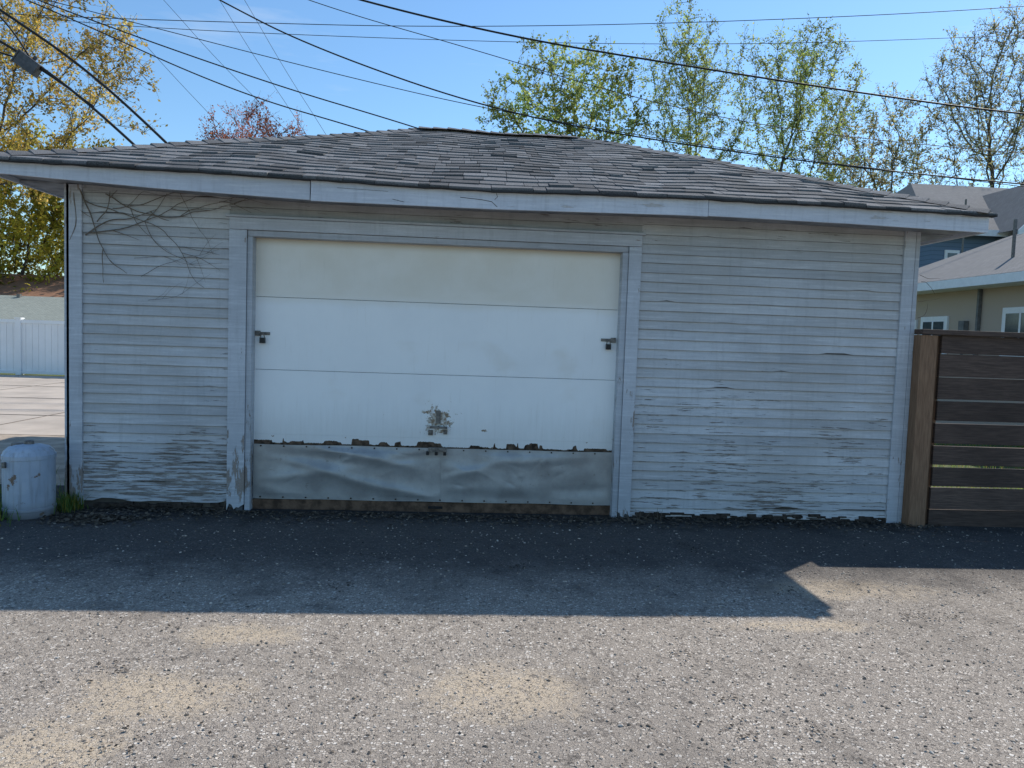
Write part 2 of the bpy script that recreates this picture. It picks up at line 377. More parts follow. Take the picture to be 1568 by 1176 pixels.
# roof
RF=empty('hip_roof'); RF.parent=G
rl,rr=x0+hd,x1-hd
mb=MB()
def slope(A,e,inn,Ln,seed):
    r=random.Random(seed); T=math.hypot(hd,RZ-EZ); ex=.138; t=-.035
    def P(s,t,h):
        hx=t*hd/T; zz=EZ+t*(RZ-EZ)/T
        p=(A[0]+e[0]*s+inn[0]*hx, A[1]+e[1]*s+inn[1]*hx, zz+h)
        return rwarp(*p)
    while t<T-.02:
        t1=min(t+ex+.02,T); ia=max(0,t*hd/T); ib=t1*hd/T
        lo,hi=ia-.02,Ln-ia+.02; s=lo-r.random()*.15
        rowc=r.uniform(.93,1.06)
        while s<hi:
            wd=r.choice([.09,.12,.16,.2,.25])*r.uniform(.8,1.2)
            a=max(s,lo);b=min(s+wd-.004,hi); s+=wd
            if b-a<.01: continue
            at=min(max(a,ib),Ln-ib); bt=min(max(b,ib),Ln-ib)
            jt=r.uniform(-.010,.008); h0=.013+r.uniform(0,.007)+(.008 if r.random()<.08 else 0)
            c=rowc*r.choice([.62,.8,.92,1.,1.1,1.2]); 
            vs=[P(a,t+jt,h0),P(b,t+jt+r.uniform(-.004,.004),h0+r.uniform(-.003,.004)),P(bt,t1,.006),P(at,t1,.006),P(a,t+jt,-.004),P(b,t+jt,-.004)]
            mb.add(vs,[(0,1,2,3),(4,5,1,0),(0,3,4),(1,5,2)],[c,c,c,c,c*.4,c*.4])  # lower tab edges darkened, shadow dashes put into the vertex colour
        t+=ex
slope((x0,y0),(1,0),(0,1),x1-x0,11)
slope((x1,y0),(0,1),(-1,0),y1-y0,12)
slope((x1,y1),(-1,0),(0,-1),x1-x0,13)
slope((x0,y1),(0,-1),(1,0),y1-y0,14)
def caps(a,b,seed):
    r=random.Random(seed); a=Vector(a);b=Vector(b); d=(b-a); n=int(d.length/.14); d/=n; 
    sdv=Vector((-d.y,d.x,0)).normalized()*.11
    for i in range(n):
        p=a+d*i;q=p+d*1.2; c=r.choice([.75,.9,1.,1.1])
        up=Vector((0,0,.026)); dn=Vector((0,0,-.022))
        vs=[p+up,p+sdv+dn,p-sdv+dn,q+up*.4,q+sdv+dn*1.2,q-sdv+dn*1.2,p+dn*.2]
        vs=[rwarp(*v) for v in vs]
        mb.add(vs,[(0,3,4,1),(0,2,5,3),(6,0,1),(6,2,0)],c)
caps((x0,y0,EZ+.01),(rl,y0+hd,RZ+.01),1); caps((x1,y0,EZ+.01),(rr,y0+hd,RZ+.01),2)
caps((x0,y1,EZ+.01),(rl,y0+hd,RZ+.01),3); caps((x1,y1,EZ+.01),(rr,y0+hd,RZ+.01),4); caps((rl,y0+hd,RZ+.02),(rr,y0+hd,RZ+.02),5)
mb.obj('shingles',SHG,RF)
mb=MB()
n=20
pts=[rwarp(x0+(x1-x0)*i/n,y0,EZ-.012) for i in range(n+1)]
top=[(rl+(rr-rl)*i/n,y0+hd,RZ-.012) for i in range(n+1)]
mb.add(pts+top,[(i,i+1,n+2+i,n+1+i) for i in range(n)])
mb.add([(x0,y1,EZ-.012),(x1,y1,EZ-.012),(rr,y0+hd,RZ-.012),(rl,y0+hd,RZ-.012)],[(0,1,2,3)])
mb.add([rwarp(x0,y0,EZ-.012),(x0,y1,EZ-.012),(rl,y0+hd,RZ-.012)],[(0,1,2)])
mb.add([rwarp(x1,y0,EZ-.012),(x1,y1,EZ-.012),(rr,y0+hd,RZ-.012)],[(0,1,2)])
mb.obj('roof_deck',flat('tar',(.03,.03,.03),.95),RF)
mb=MB()
def fw(x,y,z): return (x,y,fb(x)+(ft(x)-.018-fb(x))*z)
mb.box(x0+.0,-1.087,y0+.014,y0+.036,0,1,.95,nx=16,fn=fw)
mb.box(-1.079,1.72,y0+.004,y0+.028,0,1,1.03,nx=20,fn=lambda x,y,z:(x,y,fw(x,y,z)[2]-(.006 if z<.5 else 0)))
mb.box(1.724,x1,y0+.010,y0+.032,0,1,1.,nx=14,fn=fw)
zb=lambda x,y,z:(x,y,(fb(x)+.0)*(1-z)+(ft(x)-.02)*z)
mb.box(x1-.03,x1-.005,y0+.034,y1-.03,0,1,.95,fn=zb); mb.box(x0+.005,x0+.03,y0+.038,y1-.03,0,1,.95,fn=zb)
mb.box(x0,x1,y1-.03,y1-.005,0,1,.95,fn=lambda x,y,z:(x,y,2.28+z*.11))
mb.obj('fascia',FAS,RF,bevel=.002)
mb=MB()
def crack(pts,wd=.003):
    for (xa,za),(xb,zb_) in zip(pts[:-1],pts[1:]):
        L_=math.hypot(xb-xa,zb_-za); nx_,nz_=-(zb_-za)/L_*wd/2,(xb-xa)/L_*wd/2; y=y0+.0025
        mb.add([(xa-nx_,y,za-nz_),(xb-nx_,y,zb_-nz_),(xb+nx_,y,zb_+nz_),(xa+nx_,y,za+nz_)],[(0,1,2,3)])
crack([(-.05,2.335),(.10,2.325),(.17,2.315),(.21,2.28)],.004); crack([(.20,2.375),(.21,2.35),(.19,2.33)]); crack([(-.9,2.36),(-.55,2.352)],.002); crack([(-.52,2.30),(-.44,2.285)],.003)
mb.obj('fascia_crack',DARK,RF)
mb=MB()
mb.box(x0+.03,x1-.03,y0+.038,-.001,2.285,2.30,1.,nx=16,fn=lambda x,y,z:(x,y,z-2.285+fb(x)+.03))
mb.box(x0+.03,-2.89,.0,y1-.03,2.36,2.375); mb.box(3.525,x1-.03,.0,y1-.03,2.285,2.30); mb.box(x0+.03,x1-.03,4.71,y1-.03,2.31,2.325)
mb.obj('soffit',SOF,RF)
mb=MB(); mb.box(x0-.02,x1+.02,y0-.035,y0+.05,0,1,1.,nx=60,fn=lambda x,y,z:(x,y,rwarp(x,y0,EZ)[2]-.022+.012*z+.003*math.sin(x*23)))
mb.obj('starter_course',flat('starter',(.05,.05,.05),.9),RF)

# ------------------------------------------------------------------ wooden fence
W=empty('wooden_slat_fence')
def woodg(name,a,b):
    k=NT(name); g=k.noise(6,6,.65,k.map((1.2,6,22))); g2=k.noise(2,4)
    c=k.mix(k.rng(g,.3,.7),a,b); c=k.mix(k.rng(g2,.4,.7,0,.4),c,tuple(x*.6 for x in a)); c=k.mix(1.,c,k.attr(),'MULTIPLY'); k.bump(g,.25,.004); return k.fin(c,.75,.3)
FD=woodg('stained_wood_dark',(.065,.042,.034),(.135,.090,.070)); 
k=NT('stained_wood_post'); g=k.noise(6,6,.65,k.map((22,22,1.2))); c=k.mix(k.rng(g,.3,.7),(.18,.10,.06),(.30,.18,.11)); c=k.mix(1.,c,k.attr(),'MULTIPLY'); k.bump(g,.25,.004); FP=k.fin(c,.8,.25)
mb=MB(); 
zz=[-.02,.135,.31,.48,.65,.83,1.005,1.18,1.36,1.505]
for i in range(9):
    gap=.022 if i in(2,3,4,5) else .005
    mb.box(3.70,9.4,-.10,-.075,zz[i]+gap/2,zz[i+1]-gap/2,random.uniform(.75,1.2),nx=10,fn=lambda x,y,z,i=i:(x,y+.006*math.sin(x*2+i*2),z+.002*math.sin(x*1.7+i)))
mb.obj('slats',FD,W,bevel=.002)
mb=MB(); mb.box(3.5205,3.655,-.12,.06,-.02,1.50,1.); mb.box(3.657,3.72,-.07,-.02,.0,1.50,.7); mb.box(5.5,5.59,-.07,.02,0,1.5,.7); mb.box(7.4,7.49,-.07,.02,0,1.5,.7)
mb.obj('posts',FP,W,bevel=.001)
mb=MB(); mb.box(3.5205,9.4,-.14,.02,1.507,1.545,1.,nx=6); mb.obj('cap_rail',FD,W,bevel=.003)

# ------------------------------------------------------------------ tank
def lathe(name,prof,mat,loc,parent=None,n=48):
    V=[];F=[]
    for r,z in prof:
        for i in range(n):
            a=2*math.pi*i/n; V.append((loc[0]+r*math.cos(a),loc[1]+r*math.sin(a),loc[2]+z))
    for j in range(len(prof)-1):
        for i in range(n): F.append((j*n+i,j*n+(i+1)%n,(j+1)*n+(i+1)%n,(j+1)*n+i))
    o=make(name,V,F,mat,parent,smooth=True)
    m=o.modifiers.new('e','EDGE_SPLIT'); m.split_angle=math.radians(40); return o
T=empty('metal_tank')
k=NT('tank_paint'); n=k.noise(5,6,.6); c=k.mix(k.rng(n,.35,.7),(.38,.44,.53),(.50,.55,.62)); mk=k.rng(k.noise(11,7,.7),.60,.64); c=k.mix(mk,c,(.2,.13,.09))
c=k.mix(k.rng(k.xyz()[2],.0,.14,.75,0),c,(.12,.10,.08)); c=k.mix(k.rng(k.noise(5,6,.6,k.map((8,8,.7))),.45,.75,0,.5),c,(.22,.22,.23))
k.bump(n,.1,.01); TP=k.fin(c,.5,.4)
tl=(-3.02,-.24,0)
lathe('tank_body',[(0,0),(.156,0),(.160,.012),(.160,.41),(.165,.412),(.165,.438),(.158,.443),(.152,.462),(.125,.488),(.08,.502),(.04,.508),(0,.509)],TP,tl,T)
lathe('tank_cap',[(0,.50),(.032,.50),(.032,.527),(.02,.532),(0,.534)],STEEL,tl,T,16)
lathe('tank_band',[(.161,.05),(.165,.052),(.165,.07),(.161,.072)],TP,tl,T)
mb=MB(); mb.box(tl[0]-.09,tl[0]-.07,tl[1]-.165,tl[1]-.14,.36,.40); mb.box(tl[0]-.105,tl[0]-.035,tl[1]-.03,tl[1]+.02,.485,.512); mb.obj('tank_lug',STEEL,T,bevel=.002)

# ------------------------------------------------------------------ grass, litter, pebbles
def blades(name,n,fn,h,mat,seed):
    r=random.Random(seed); V=[];F=[];C=[]
    for i in range(n):
        x,y=fn(r); hh=h*r.uniform(.3,1.2); a=r.uniform(0,6.28); w=r.uniform(.002,.004); l=r.uniform(.1,.7)*hh; b=r.uniform(0,6.28)
        dx,dy_=math.cos(a)*w,math.sin(a)*w; lx,ly=math.cos(b)*l,math.sin(b)*l; k0=len(V)
        V+=[(x-dx,y-dy_,0),(x+dx,y+dy_,0),(x+dx*.7+lx*.4,y+dy_*.7+ly*.4,hh*.6),(x-dx*.7+lx*.4,y-dy_*.7+ly*.4,hh*.6),(x+lx,y+ly,hh)]
        c=r.uniform(.5,1.1); d_=r.random()<.3
        F+=[(k0,k0+1,k0+2,k0+3),(k0+3,k0+2,k0+4)]; C+=[(c*(2.2 if d_ else 1),c*(1.2 if d_ else 1),c)]*5
    return make(name,V,F,mat,None,vcol=C)
GB=leafmat('grass_blade',(.18,.29,.08))
def gp(r):
    t=r.random()
    if t<.4: return (r.gauss(-3.30,.12),r.gauss(-.42,.17))
    if t<.6: return (r.gauss(-2.83,.04),r.gauss(-.06,.06))
    return (r.uniform(-5,-3.1),r.gauss(.15,.2))
blades('grass_tufts',2300,gp,.13,GB,3)
blades('grass_yard',9000,lambda r:(r.uniform(3.6,10),r.uniform(.1,6)),.12,GB,4)
def litter(name,n,fn,s0,s1,mat,seed,lift=.01,cl=(.3,1.3)):
    r=random.Random(seed); V=[];F=[];C=[]
    for i in range(n):
        x,y=fn(r); s=r.uniform(s0,s1); a=r.uniform(0,6.28); b=r.uniform(.25,1)*s; tz_=r.uniform(-.4,.4)*s; c=r.uniform(*cl); k0=len(V)
        ux,uy=math.cos(a)*s,math.sin(a)*s; vx,vy=-math.sin(a)*b,math.cos(a)*b; z=lift+abs(tz_)
        V+=[(x-ux,y-uy,z-tz_),(x+vx,y+vy,z+.1*s),(x+ux,y+uy,z+tz_),(x-vx,y-vy,z)]
        F.append((k0,k0+1,k0+2,k0+3)); C+=[c]*4
    return make(name,V,F,mat,None,vcol=C)
LIT=flat('dead_leaf',(.15,.115,.08),.9,attr=True,b=0)
def lfn(r):
    if r.random()<.25: return (r.gauss(-2.55,.16),-.25-abs(r.gauss(0,.12)))
    return (r.uniform(-3.4,3.8),-.03-abs(r.gauss(0,.13)))
litter('leaf_litter',4600,lfn,.005,.020,LIT,5)
dcl=[(r_.uniform(-3,3.4),r_.uniform(-3.3,-.6)) for r_ in [random.Random(3)] for _ in range(22)]
def dfn(r):
    if r.random()<.5: return (r.uniform(-4,4.5),r.uniform(-4,-.1))
    q=dcl[r.randrange(22)]; return (q[0]+r.gauss(0,.06),q[1]+r.gauss(0,.05))
litter('scattered_debris',1900,dfn,.0025,.009,flat('debris',(.06,.048,.038),.9,attr=True,b=0),6)
def stones(name,n,seed):
    r=np.random.default_rng(seed)
    base=np.array([(1,0,0),(0,1,0),(-1,0,0),(0,-1,0),(0,0,1),(.6,.6,.55),(-.6,.6,.55),(-.6,-.6,.55),(.6,-.6,.55)],float)
    fc=[(0,5,8),(1,6,5),(2,7,6),(3,8,7),(4,8,5),(4,5,6),(4,6,7),(4,7,8),(0,1,5),(1,2,6),(2,3,7),(3,0,8)]
    V=[];F=[];C=[]
    for i in range(n):
        y=-4.3+4.2*r.random()**1.15; x=r.uniform(-1,1)*(.8+.9*(y+5.6))+.15
        s=.0028+.0052*r.random()**2.4
        a=r.uniform(0,6.28); sc=np.array([s*r.uniform(.8,1.5),s*r.uniform(.7,1.1),s*r.uniform(.5,.9)])
        p=base*sc*(1+r.normal(0,.13,(9,1))); ca,sa=math.cos(a),math.sin(a)
        q=np.stack([p[:,0]*ca-p[:,1]*sa+x,p[:,0]*sa+p[:,1]*ca+y,p[:,2]+.005],1)
        b=len(V); V+=q.tolist(); F+=[(u+b,v+b,w_+b) for u,v,w_ in fc]
        c=r.choice([.25,.5,.75,.9,1.1]); t=r.uniform(-.02,.10); C+=[(c*(1+t),c,c*(1-t))]*9
    return make(name,V,F,flat('stone',(.52,.465,.40),.85,attr=True,b=0),None,vcol=C)
stones('loose_gravel',11000,9)

# ------------------------------------------------------------------ vines on the wall
def curve(name,lines,rad,mat,parent=None,res=3):
    cu=bpy.data.curves.new(name,'CURVE'); cu.dimensions='3D'; cu.bevel_depth=rad; cu.bevel_resolution=1; cu.resolution_u=res
    for pts in lines:
        rr_=1.
        if isinstance(pts,tuple): pts,rr_=pts
        s=cu.splines.new('NURBS' if len(pts)>2 else 'POLY'); s.points.add(len(pts)-1)
        for i,p in enumerate(pts): s.points[i].co=(*p,1); s.points[i].radius=rr_*(1-.7*i/len(pts))
        if len(pts)>2: s.use_endpoint_u=True; s.order_u=3
    cu.materials.append(mat); return link(bpy.data.objects.new(name,cu),parent)
r=random.Random(33); lines=[]
def vine(x,z,a,l,rad,dep):
    pts=[(x,-.026,z)]; a0=a
    for i in range(int(l/.05)):
        a+=r.gauss(0,.16)+(a0-a)*.12; x+=math.cos(a)*.05; z+=math.sin(a)*.05
        if z>2.335: a=-abs(a)*.3; z=2.33
        if z<1.2 or x<-2.86: break
        if not(x>-1.76 and z<2.20): pts.append((x,-.027-(0.02 if x>-1.76 else 0)-r.random()*.005,z))
        else: break
        if dep<3 and r.random()<.2: vine(x,z,a+r.choice([-1,1])*r.uniform(.4,.9),l*r.uniform(.25,.5),rad*.6,dep+1)
    if len(pts)>2: lines.append((pts,rad))
vine(-2.78,2.33,-.95,.55,1.3,0); vine(-2.74,2.0,.75,.55,1.3,0); vine(-2.70,2.02,.25,.8,1.1,1); vine(-2.6,2.30,-.12,1.1,1.,0); vine(-2.75,2.25,-.3,1.1,.9,1)
vine(-2.55,2.2,.02,1.2,.7,2); vine(-1.8,2.28,-.03,2.4,.7,2); vine(-2.35,1.72,.12,.7,.45,2); vine(-2.4,1.85,-.1,.6,.4,2); vine(-2.82,2.3,-1.45,.45,1.1,2); vine(-2.66,2.1,1.1,.3,1.,2)
vine(-2.3,1.55,.2,.5,.35,2)
curve('climbing_vine',lines,.0045,flat('vine_wood',(.18,.15,.12),.9,scale=40))
lines=[]; 
for i in range(7):
    x=3.53+r.uniform(0,.02); z=r.uniform(1.4,2.1); pts=[(x,-.03,z)]; a=r.uniform(-.6,.9)
    for j in range(5): a+=r.gauss(0,.4); pts.append((pts[-1][0]+.035*math.cos(a),-.03,pts[-1][2]+.03*math.sin(a)))
    lines.append((pts,.5))
curve('corner_twig',lines,.004,BARK)
lines=[]
for i in range(34):
    cx,cy=r.choice([(-2.5,-.3),(-1.75,-.12),(1.35,-.12),(1.4,-.1),(-2.9,-.1),(3.5,-.18)]); x=cx+r.gauss(0,.1); y=cy-abs(r.gauss(0,.06)); a=r.uniform(0,3.14); l=r.uniform(.04,.12); up_=r.uniform(.0,.09)
    lines.append(([(x,y,.012),(x+math.cos(a)*l*.5,y+math.sin(a)*l*.3,.015+up_*.6),(x+math.cos(a)*l,y+math.sin(a)*l*.5,.015+up_)],.8))
curve('fallen_twigs',lines,.0022,flat('twig_wood',(.14,.11,.08),.9,scale=40))

# ------------------------------------------------------------------ power lines
PL=empty('overhead_power_lines'); WM=flat('cable_black',(.02,.02,.022),.6,b=0)
def wire(pts,rad,nm='wire'):
    cu=bpy.data.curves.new(nm,'CURVE'); cu.dimensions='3D'; cu.bevel_depth=rad; cu.bevel_resolution=1; cu.resolution_u=12
    s=cu.splines.new('NURBS'); s.points.add(len(pts)-1)
    for i,p in enumerate(pts): s.points[i].co=(*p,1)
    s.use_endpoint_u=True; s.order_u=3; cu.materials.append(WM); link(bpy.data.objects.new(nm,cu),PL)
wire([(-20,20,11.1),(-15.2,20,11.24),(-11.1,20,11.3),(1.4,20,11.75),(19.4,20,13.54),(26,20,14.6)],.012)
wire([(-20,20,11.5),(-15.2,20,11.3),(-11.1,20,11.0),(6.2,20,11.45),(19.4,20,12.63),(26,20,13.4)],.010)
wire([(-6,12,9.7),(-2.96,12,8.99),(.97,12,8.33),(4.25,12,8.0),(9.04,12,7.56),(13.5,12,7.24),(18,12,7.1)],.022)
wire([(-9,12,10.3),(-5.83,12,8.78),(-3.63,12,7.82),(.4,12,6.67),(4.3,12,6.15),(10.7,12,5.66),(16,12,5.5)],.017)
wire([(-8,14,10.9),(-4.6,14,9.76),(.36,14,8.69),(3.9,14,7.83),(8.3,14,7.14),(15.1,14,6.86),(20,14,6.8)],.010)
wire([(-11,10,8.5),(-8.67,10,7.69),(-4.2,10,6.36),(-1.3,10,5.67),(-.24,10,5.37),(1,10,5.1)],.013)
wire([(-10,10,8.1),(-8.3,10,7.52),(-4.85,10,6.14),(-2.1,10,5.5),(-.8,10,5.15),(.5,10,4.9)],.013)
wire([(-13,12,9.2),(-9.2,12,8.45),(-2.4,12,7.12),(1.2,12,6.55),(7.5,12,5.9),(14,12,5.5)],.009)
for a,b in (((-12.1,25,14.1),(-8.3,25,10.3)),((-10,25,14.3),(-7.2,25,10.2)),((-9,25,14.3),(-5.7,25,9.2)),((-14.3,25,14),(-9.7,25,9.2))):
    A=Vector(a);B=Vector(b); wire([A-(B-A)*.6,A,(A+B)/2+Vector((-.05,0,-.08)),B,B+(B-A)*.5],.009)
wire([(-7.6,5,6.3),(-6.3,5,5.5),(-5.2,5,4.80),(-4.14,5,3.88),(-3.7,5,3.45)],.020)
wire([(-7.6,5,5.75),(-6.3,5,5.11),(-5.45,5,4.57),(-4.56,5,3.82),(-4.1,5,3.4)],.020)
wire([(-7.6,5,5.9),(-6.5,5,5.6),(-6.1,5,5.2),(-5.9,5,4.85)],.012); wire([(-7.6,5,5.2),(-6.2,5,4.95),(-5.7,5,4.72),(-5.1,5,4.3)],.014)
mb=MB(); mb.box(-.17,.13,-.07,.07,-.09,.09); mb.box(-.19,-.171,-.08,.08,-.10,.10); mb.box(-.02,.02,-.02,.02,.09,.15)
o=mb.obj('splice_box',flat('box_grey',(.10,.10,.105),.6),PL,bevel=.015); o.location=(-5.93,5,4.80); o.rotation_euler=(0,math.radians(35),0)

# ------------------------------------------------------------------ trees
def tubes(P,par,rad,sides=4):
    V=[];F=[]
    for i in range(len(P)):
        j=par[i]
        if j<0: continue
        a=P[j];b=P[i]; d=b-a; L_=np.linalg.norm(d)
        if L_<1e-5: continue
        d/=L_; u=np.cross(d,(0.3,.9,.1)); u/=np.linalg.norm(u)+1e-9; v=np.cross(d,u); k0=len(V)
        ns=6 if rad[j]>.06 else sides
        for c,rr_ in ((a,rad[j] if rad[j]<rad[i]*1.6 else rad[i]*1.25),(b,rad[i])):
            for q in range(ns):
                t=2*math.pi*q/ns; V.append(c+(u*math.cos(t)+v*math.sin(t))*rr_)
        F+=[(k0+q,k0+(q+1)%ns,k0+ns+(q+1)%ns,k0+ns+q) for q in range(ns)]
    return V,F
def tree(name,base,cc,cr,mat,seed,natt=520,step=.42,leaves=5,lsize=.085,tips=.009,twigs=4,bark=BARK,leafp=1.,twl=(.3,.9),up=.12,power=2.3):
    g=np.random.default_rng(seed); cc=np.array(cc,float);cr=np.array(cr,float); base=np.array(base,float)
    blobs=g.normal(0,1,(16,3)); blobs/=np.linalg.norm(blobs,axis=1)[:,None]; blobs*=g.uniform(.3,.98,(16,1)); br=g.uniform(.24,.48,16)
    A=[]
    while len(A)<natt:
        p=g.uniform(-1.1,1.1,3)
        if np.linalg.norm(p)>1.12: continue
        if (np.linalg.norm(blobs-p,axis=1)<br).any() or g.random()<.08: A.append(p)
    A=cc+np.array(A)*cr
    P=[base];par=[-1]; bot=cc-np.array([0,0,cr[2]*.85]); bot[:2]=base[:2]*.5+cc[:2]*.5
    nt_=max(3,int(np.linalg.norm(bot-base)/step))
    for i in range(1,nt_+1):
        P.append(base+(bot-base)*i/nt_+g.normal(0,.05,3)*[1,1,0]); par.append(len(P)-2)
    P=np.array(P); mind=np.full(len(A),1e9); idx=np.zeros(len(A),int); start=max(0,len(P)-3)
    for it in range(90):
        D_=np.linalg.norm(A[:,None]-P[None,start:],axis=2); m=D_.min(1); am=D_.argmin(1)+start
        u=m<mind; mind[u]=m[u]; idx[u]=am[u]
        alive=mind>step*1.1; A=A[alive];mind=mind[alive];idx=idx[alive]
        if len(A)==0: break
        new=[];start=len(P)
        for n_ in np.unique(idx):
            s=A[idx==n_]-P[n_]; s/=np.linalg.norm(s,axis=1)[:,None]; d=s.mean(0)+g.normal(0,.15,3)+[0,0,up]; d/=np.linalg.norm(d)+1e-9
            new.append(P[n_]+d*step); par.append(int(n_))
        P=np.vstack([P,new])
        if len(P)>2600: break
    n=len(P); r2=np.zeros(n); nch=np.zeros(n,int)
    for i in range(n-1,0,-1):
        if nch[i]==0: r2[i]=tips**power
        r2[par[i]]+=r2[i]; nch[par[i]]+=1
    rad=r2**(1/power)
    P2=[p for p in P]; par2=list(par); rad2=list(rad); LC=[]
    for i in range(nt_,n):
        if rad[i]<tips*5:
            for _ in range(twigs):
                d=(P[i]-P[par[i]]); d/=np.linalg.norm(d)+1e-9; d=d*.6+g.normal(0,.5,3)+[0,0,.35]; d/=np.linalg.norm(d)
                l=g.uniform(*twl); q=P[i]+d*l*.5; q2=q+(d+g.normal(0,.3,3))*l*.5
                P2+= [q,q2]; par2+=[i,len(P2)-2]; rad2+=[tips*.7,tips*.4]
                if g.random()<leafp:
                    for _k in range(leaves): t=g.random(); LC.append(P[i]*(1-t)+q2*t+g.normal(0,.07,3))
    V,F=tubes(P2,par2,rad2,3)
    T_=empty(name); make('trunk_and_branches',V,F,bark,T_)
    LC=np.array(LC); m=len(LC); a=g.normal(0,1,(m,3)); a/=np.linalg.norm(a,axis=1)[:,None]; b=np.cross(a,g.normal(0,1,(m,3))); b/=np.linalg.norm(b,axis=1)[:,None]
    s=(lsize*g.uniform(.5,1.2,m))[:,None]; a*=s; b*=s*.6
    V=np.stack([LC-a,LC+b,LC+a,LC-b],1).reshape(-1,3); F=np.arange(4*m).reshape(-1,4)
    cb=g.uniform(.6,1.3,m)*(0.85+.3*np.sin(LC[:,0]*1.7+LC[:,2]*1.3)); col=np.stack([cb*g.uniform(.85,1.15,m),cb,cb*g.uniform(.7,1.1,m)],1).repeat(4,0)
    make('leaves',V.tolist(),F.tolist(),mat,T_,vcol=col)
    return T_
tree('maple_tree',(-18.5,22,0),(-15.8,22,10.3),(4.4,3.2,4.4),LY,1,natt=700,leaves=9,lsize=.064)
tree('maple_tree',(-19,26,0),(-17.2,26,5.4),(3.6,3,3.6),LYG,2,natt=600,leaves=14,lsize=.09)
tree('redbud_tree',(-10.2,31,0),(-10.2,31,9.4),(2.7,2.0,2.5),LR,3,natt=420,step=.34,leaves=10,lsize=.055,up=.3,tips=.010)
tree('elm_tree',(7.2,30,0),(4.4,30,12.2),(3.9,2.4,2.9),LG,4,natt=400,leaves=10,lsize=.085,step=.45,up=.2,tips=.012)
tree('elm_tree',(11.2,31,0),(11.2,31,13.6),(2.7,2.2,4.9),LG,5,natt=560,leaves=9,lsize=.065,up=.3,tips=.010)
tree('elm_tree',(14.6,30,0),(16.0,30,12.2),(3.1,2.4,4.1),LG,6,natt=620,leaves=9,lsize=.066,up=.3,tips=.010)
tree('elm_tree',(22.5,32,0),(21.4,32,10.8),(3.5,2.4,4.0),LB,7,natt=600,leaves=8,lsize=.066,up=.2,tips=.012)
tree('elm_tree',(27,31,0),(26.6,31,13.2),(4.0,3,5.4),LB,8,natt=760,leaves=6,lsize=.062,up=.25,tips=.012)

g=np.random.default_rng(5); m=26000; xx=g.uniform(-110,130,m); hh=(6.5+2.2*np.sin(xx*.21)+1.7*np.sin(xx*.53+1)+1.*np.sin(xx*1.3))*.75
LC=np.stack([xx,g.uniform(60,72,m),hh*g.random(m)**.7],1); a=g.normal(0,1,(m,3)); a/=np.linalg.norm(a,axis=1)[:,None]; b=np.cross(a,g.normal(0,1,(m,3))); b/=np.linalg.norm(b,axis=1)[:,None]
s=g.uniform(.25,.6,m)[:,None]; V=np.stack([LC-a*s,LC+b*s*.7,LC+a*s,LC-b*s*.7],1).reshape(-1,3)
make('distant_trees',V.tolist(),np.arange(4*m).reshape(-1,4).tolist(),leafmat('leaf_far',(.16,.17,.06)),None,vcol=g.uniform(.25,.9,m).repeat(4))

# ------------------------------------------------------------------ left background
VF=empty('vinyl_fence'); VW=flat('white_vinyl',(.84,.84,.83),.5,scale=2,var=.05,attr=True,b=0)
mb=MB(); mb.box(-24,-8.4,13.8,13.83,.06,1.30,1.,nx=1)
for i in range(100):
    x=-24+i*.155; mb.box(x,x+.1495,13.785,13.799,.10,1.30,random.uniform(.97,1))
mb.box(-24,-8.4,13.76,13.87,1.302,1.39); mb.box(-24,-8.4,13.76,13.87,.03,.098)
for x in np.arange(-22.9,-8,2.35): mb.box(x-.065,x+.065,13.74,13.88,0,1.41); mb.box(x-.08,x+.08,13.72,13.9,1.412,1.44)
mb.obj('fence_panels',VW,VF)
def house(name,x0,x1,y0,y1,zw,zr,wall,roof,along='x',ov=.4):
    H=empty(name); mb=MB(); mb.box(x0,x1,y0,y1,-.05,zw); mb.obj('walls',wall,H)
    mb=MB(); t=.12; ym=(y0+y1)/2
    for sgn,ye in ((1,y0-ov),(-1,y1+ov)):
        zz=zw-.02
        mb.add([(x0-ov,ye,zz),(x1+ov,ye,zz),(x1+ov,ym,zr),(x0-ov,ym,zr),(x0-ov,ye,zz-t),(x1+ov,ye,zz-t),(x1+ov,ym,zr-t),(x0-ov,ym,zr-t)],[(0,1,2,3),(4,7,6,5),(0,4,5,1),(0,3,7,4),(1,5,6,2)])
    g=MB(); g.add([(x0,y0,zw),(x0,y1,zw),(x0,ym,zr-.15)],[(0,1,2)]); g.add([(x1,y0,zw),(x1,y1,zw),(x1,ym,zr-.15)],[(0,1,2)])
    mb.obj('roof',roof,H); g.obj('gables',wall,H)
    m2=MB(); 
    for x in (x0+2,x1-2.6): m2.box(x,x+.1,y0+1.8,y0+1.9,zw+.2,zr+.05)
    m2.obj('roof_vent',STEEL,H)
    return H
def shingmat(name,a,b):
    k=NT(name); br=k.n('ShaderNodeTexBrick',{'Vector':k.co,'Color1':a,'Color2':b,'Mortar':tuple(x*.5 for x in a),'Scale':5.,'Mortar Size':.02}); n=k.noise(2,5); n3=k.noise(90,3)
    c=k.mix(k.rng(n,.3,.7,0,.4),br.outputs[0],tuple(x*.7 for x in a)); c=k.mix(k.rng(n3,.4,.7,0,.4),c,tuple(x*.6 for x in b)); return k.fin(c,.95,.1)
RBR=shingmat('roof_brown',(.42,.23,.15),(.31,.185,.125)); RGN=shingmat('roof_greygreen',(.40,.42,.36),(.31,.33,.29)); RGY=shingmat('roof_grey',(.27,.265,.26),(.20,.20,.20))
STU=flat('stucco_tan',(.46,.38,.31),.95,scale=90,var=.15)
house('neighbour_house',-34,-15.2,22,30,1.6,3.25,STU,RBR)
house('neighbour_shed',-17.9,-11.5,17,21,1.35,2.15,STU,RGN)

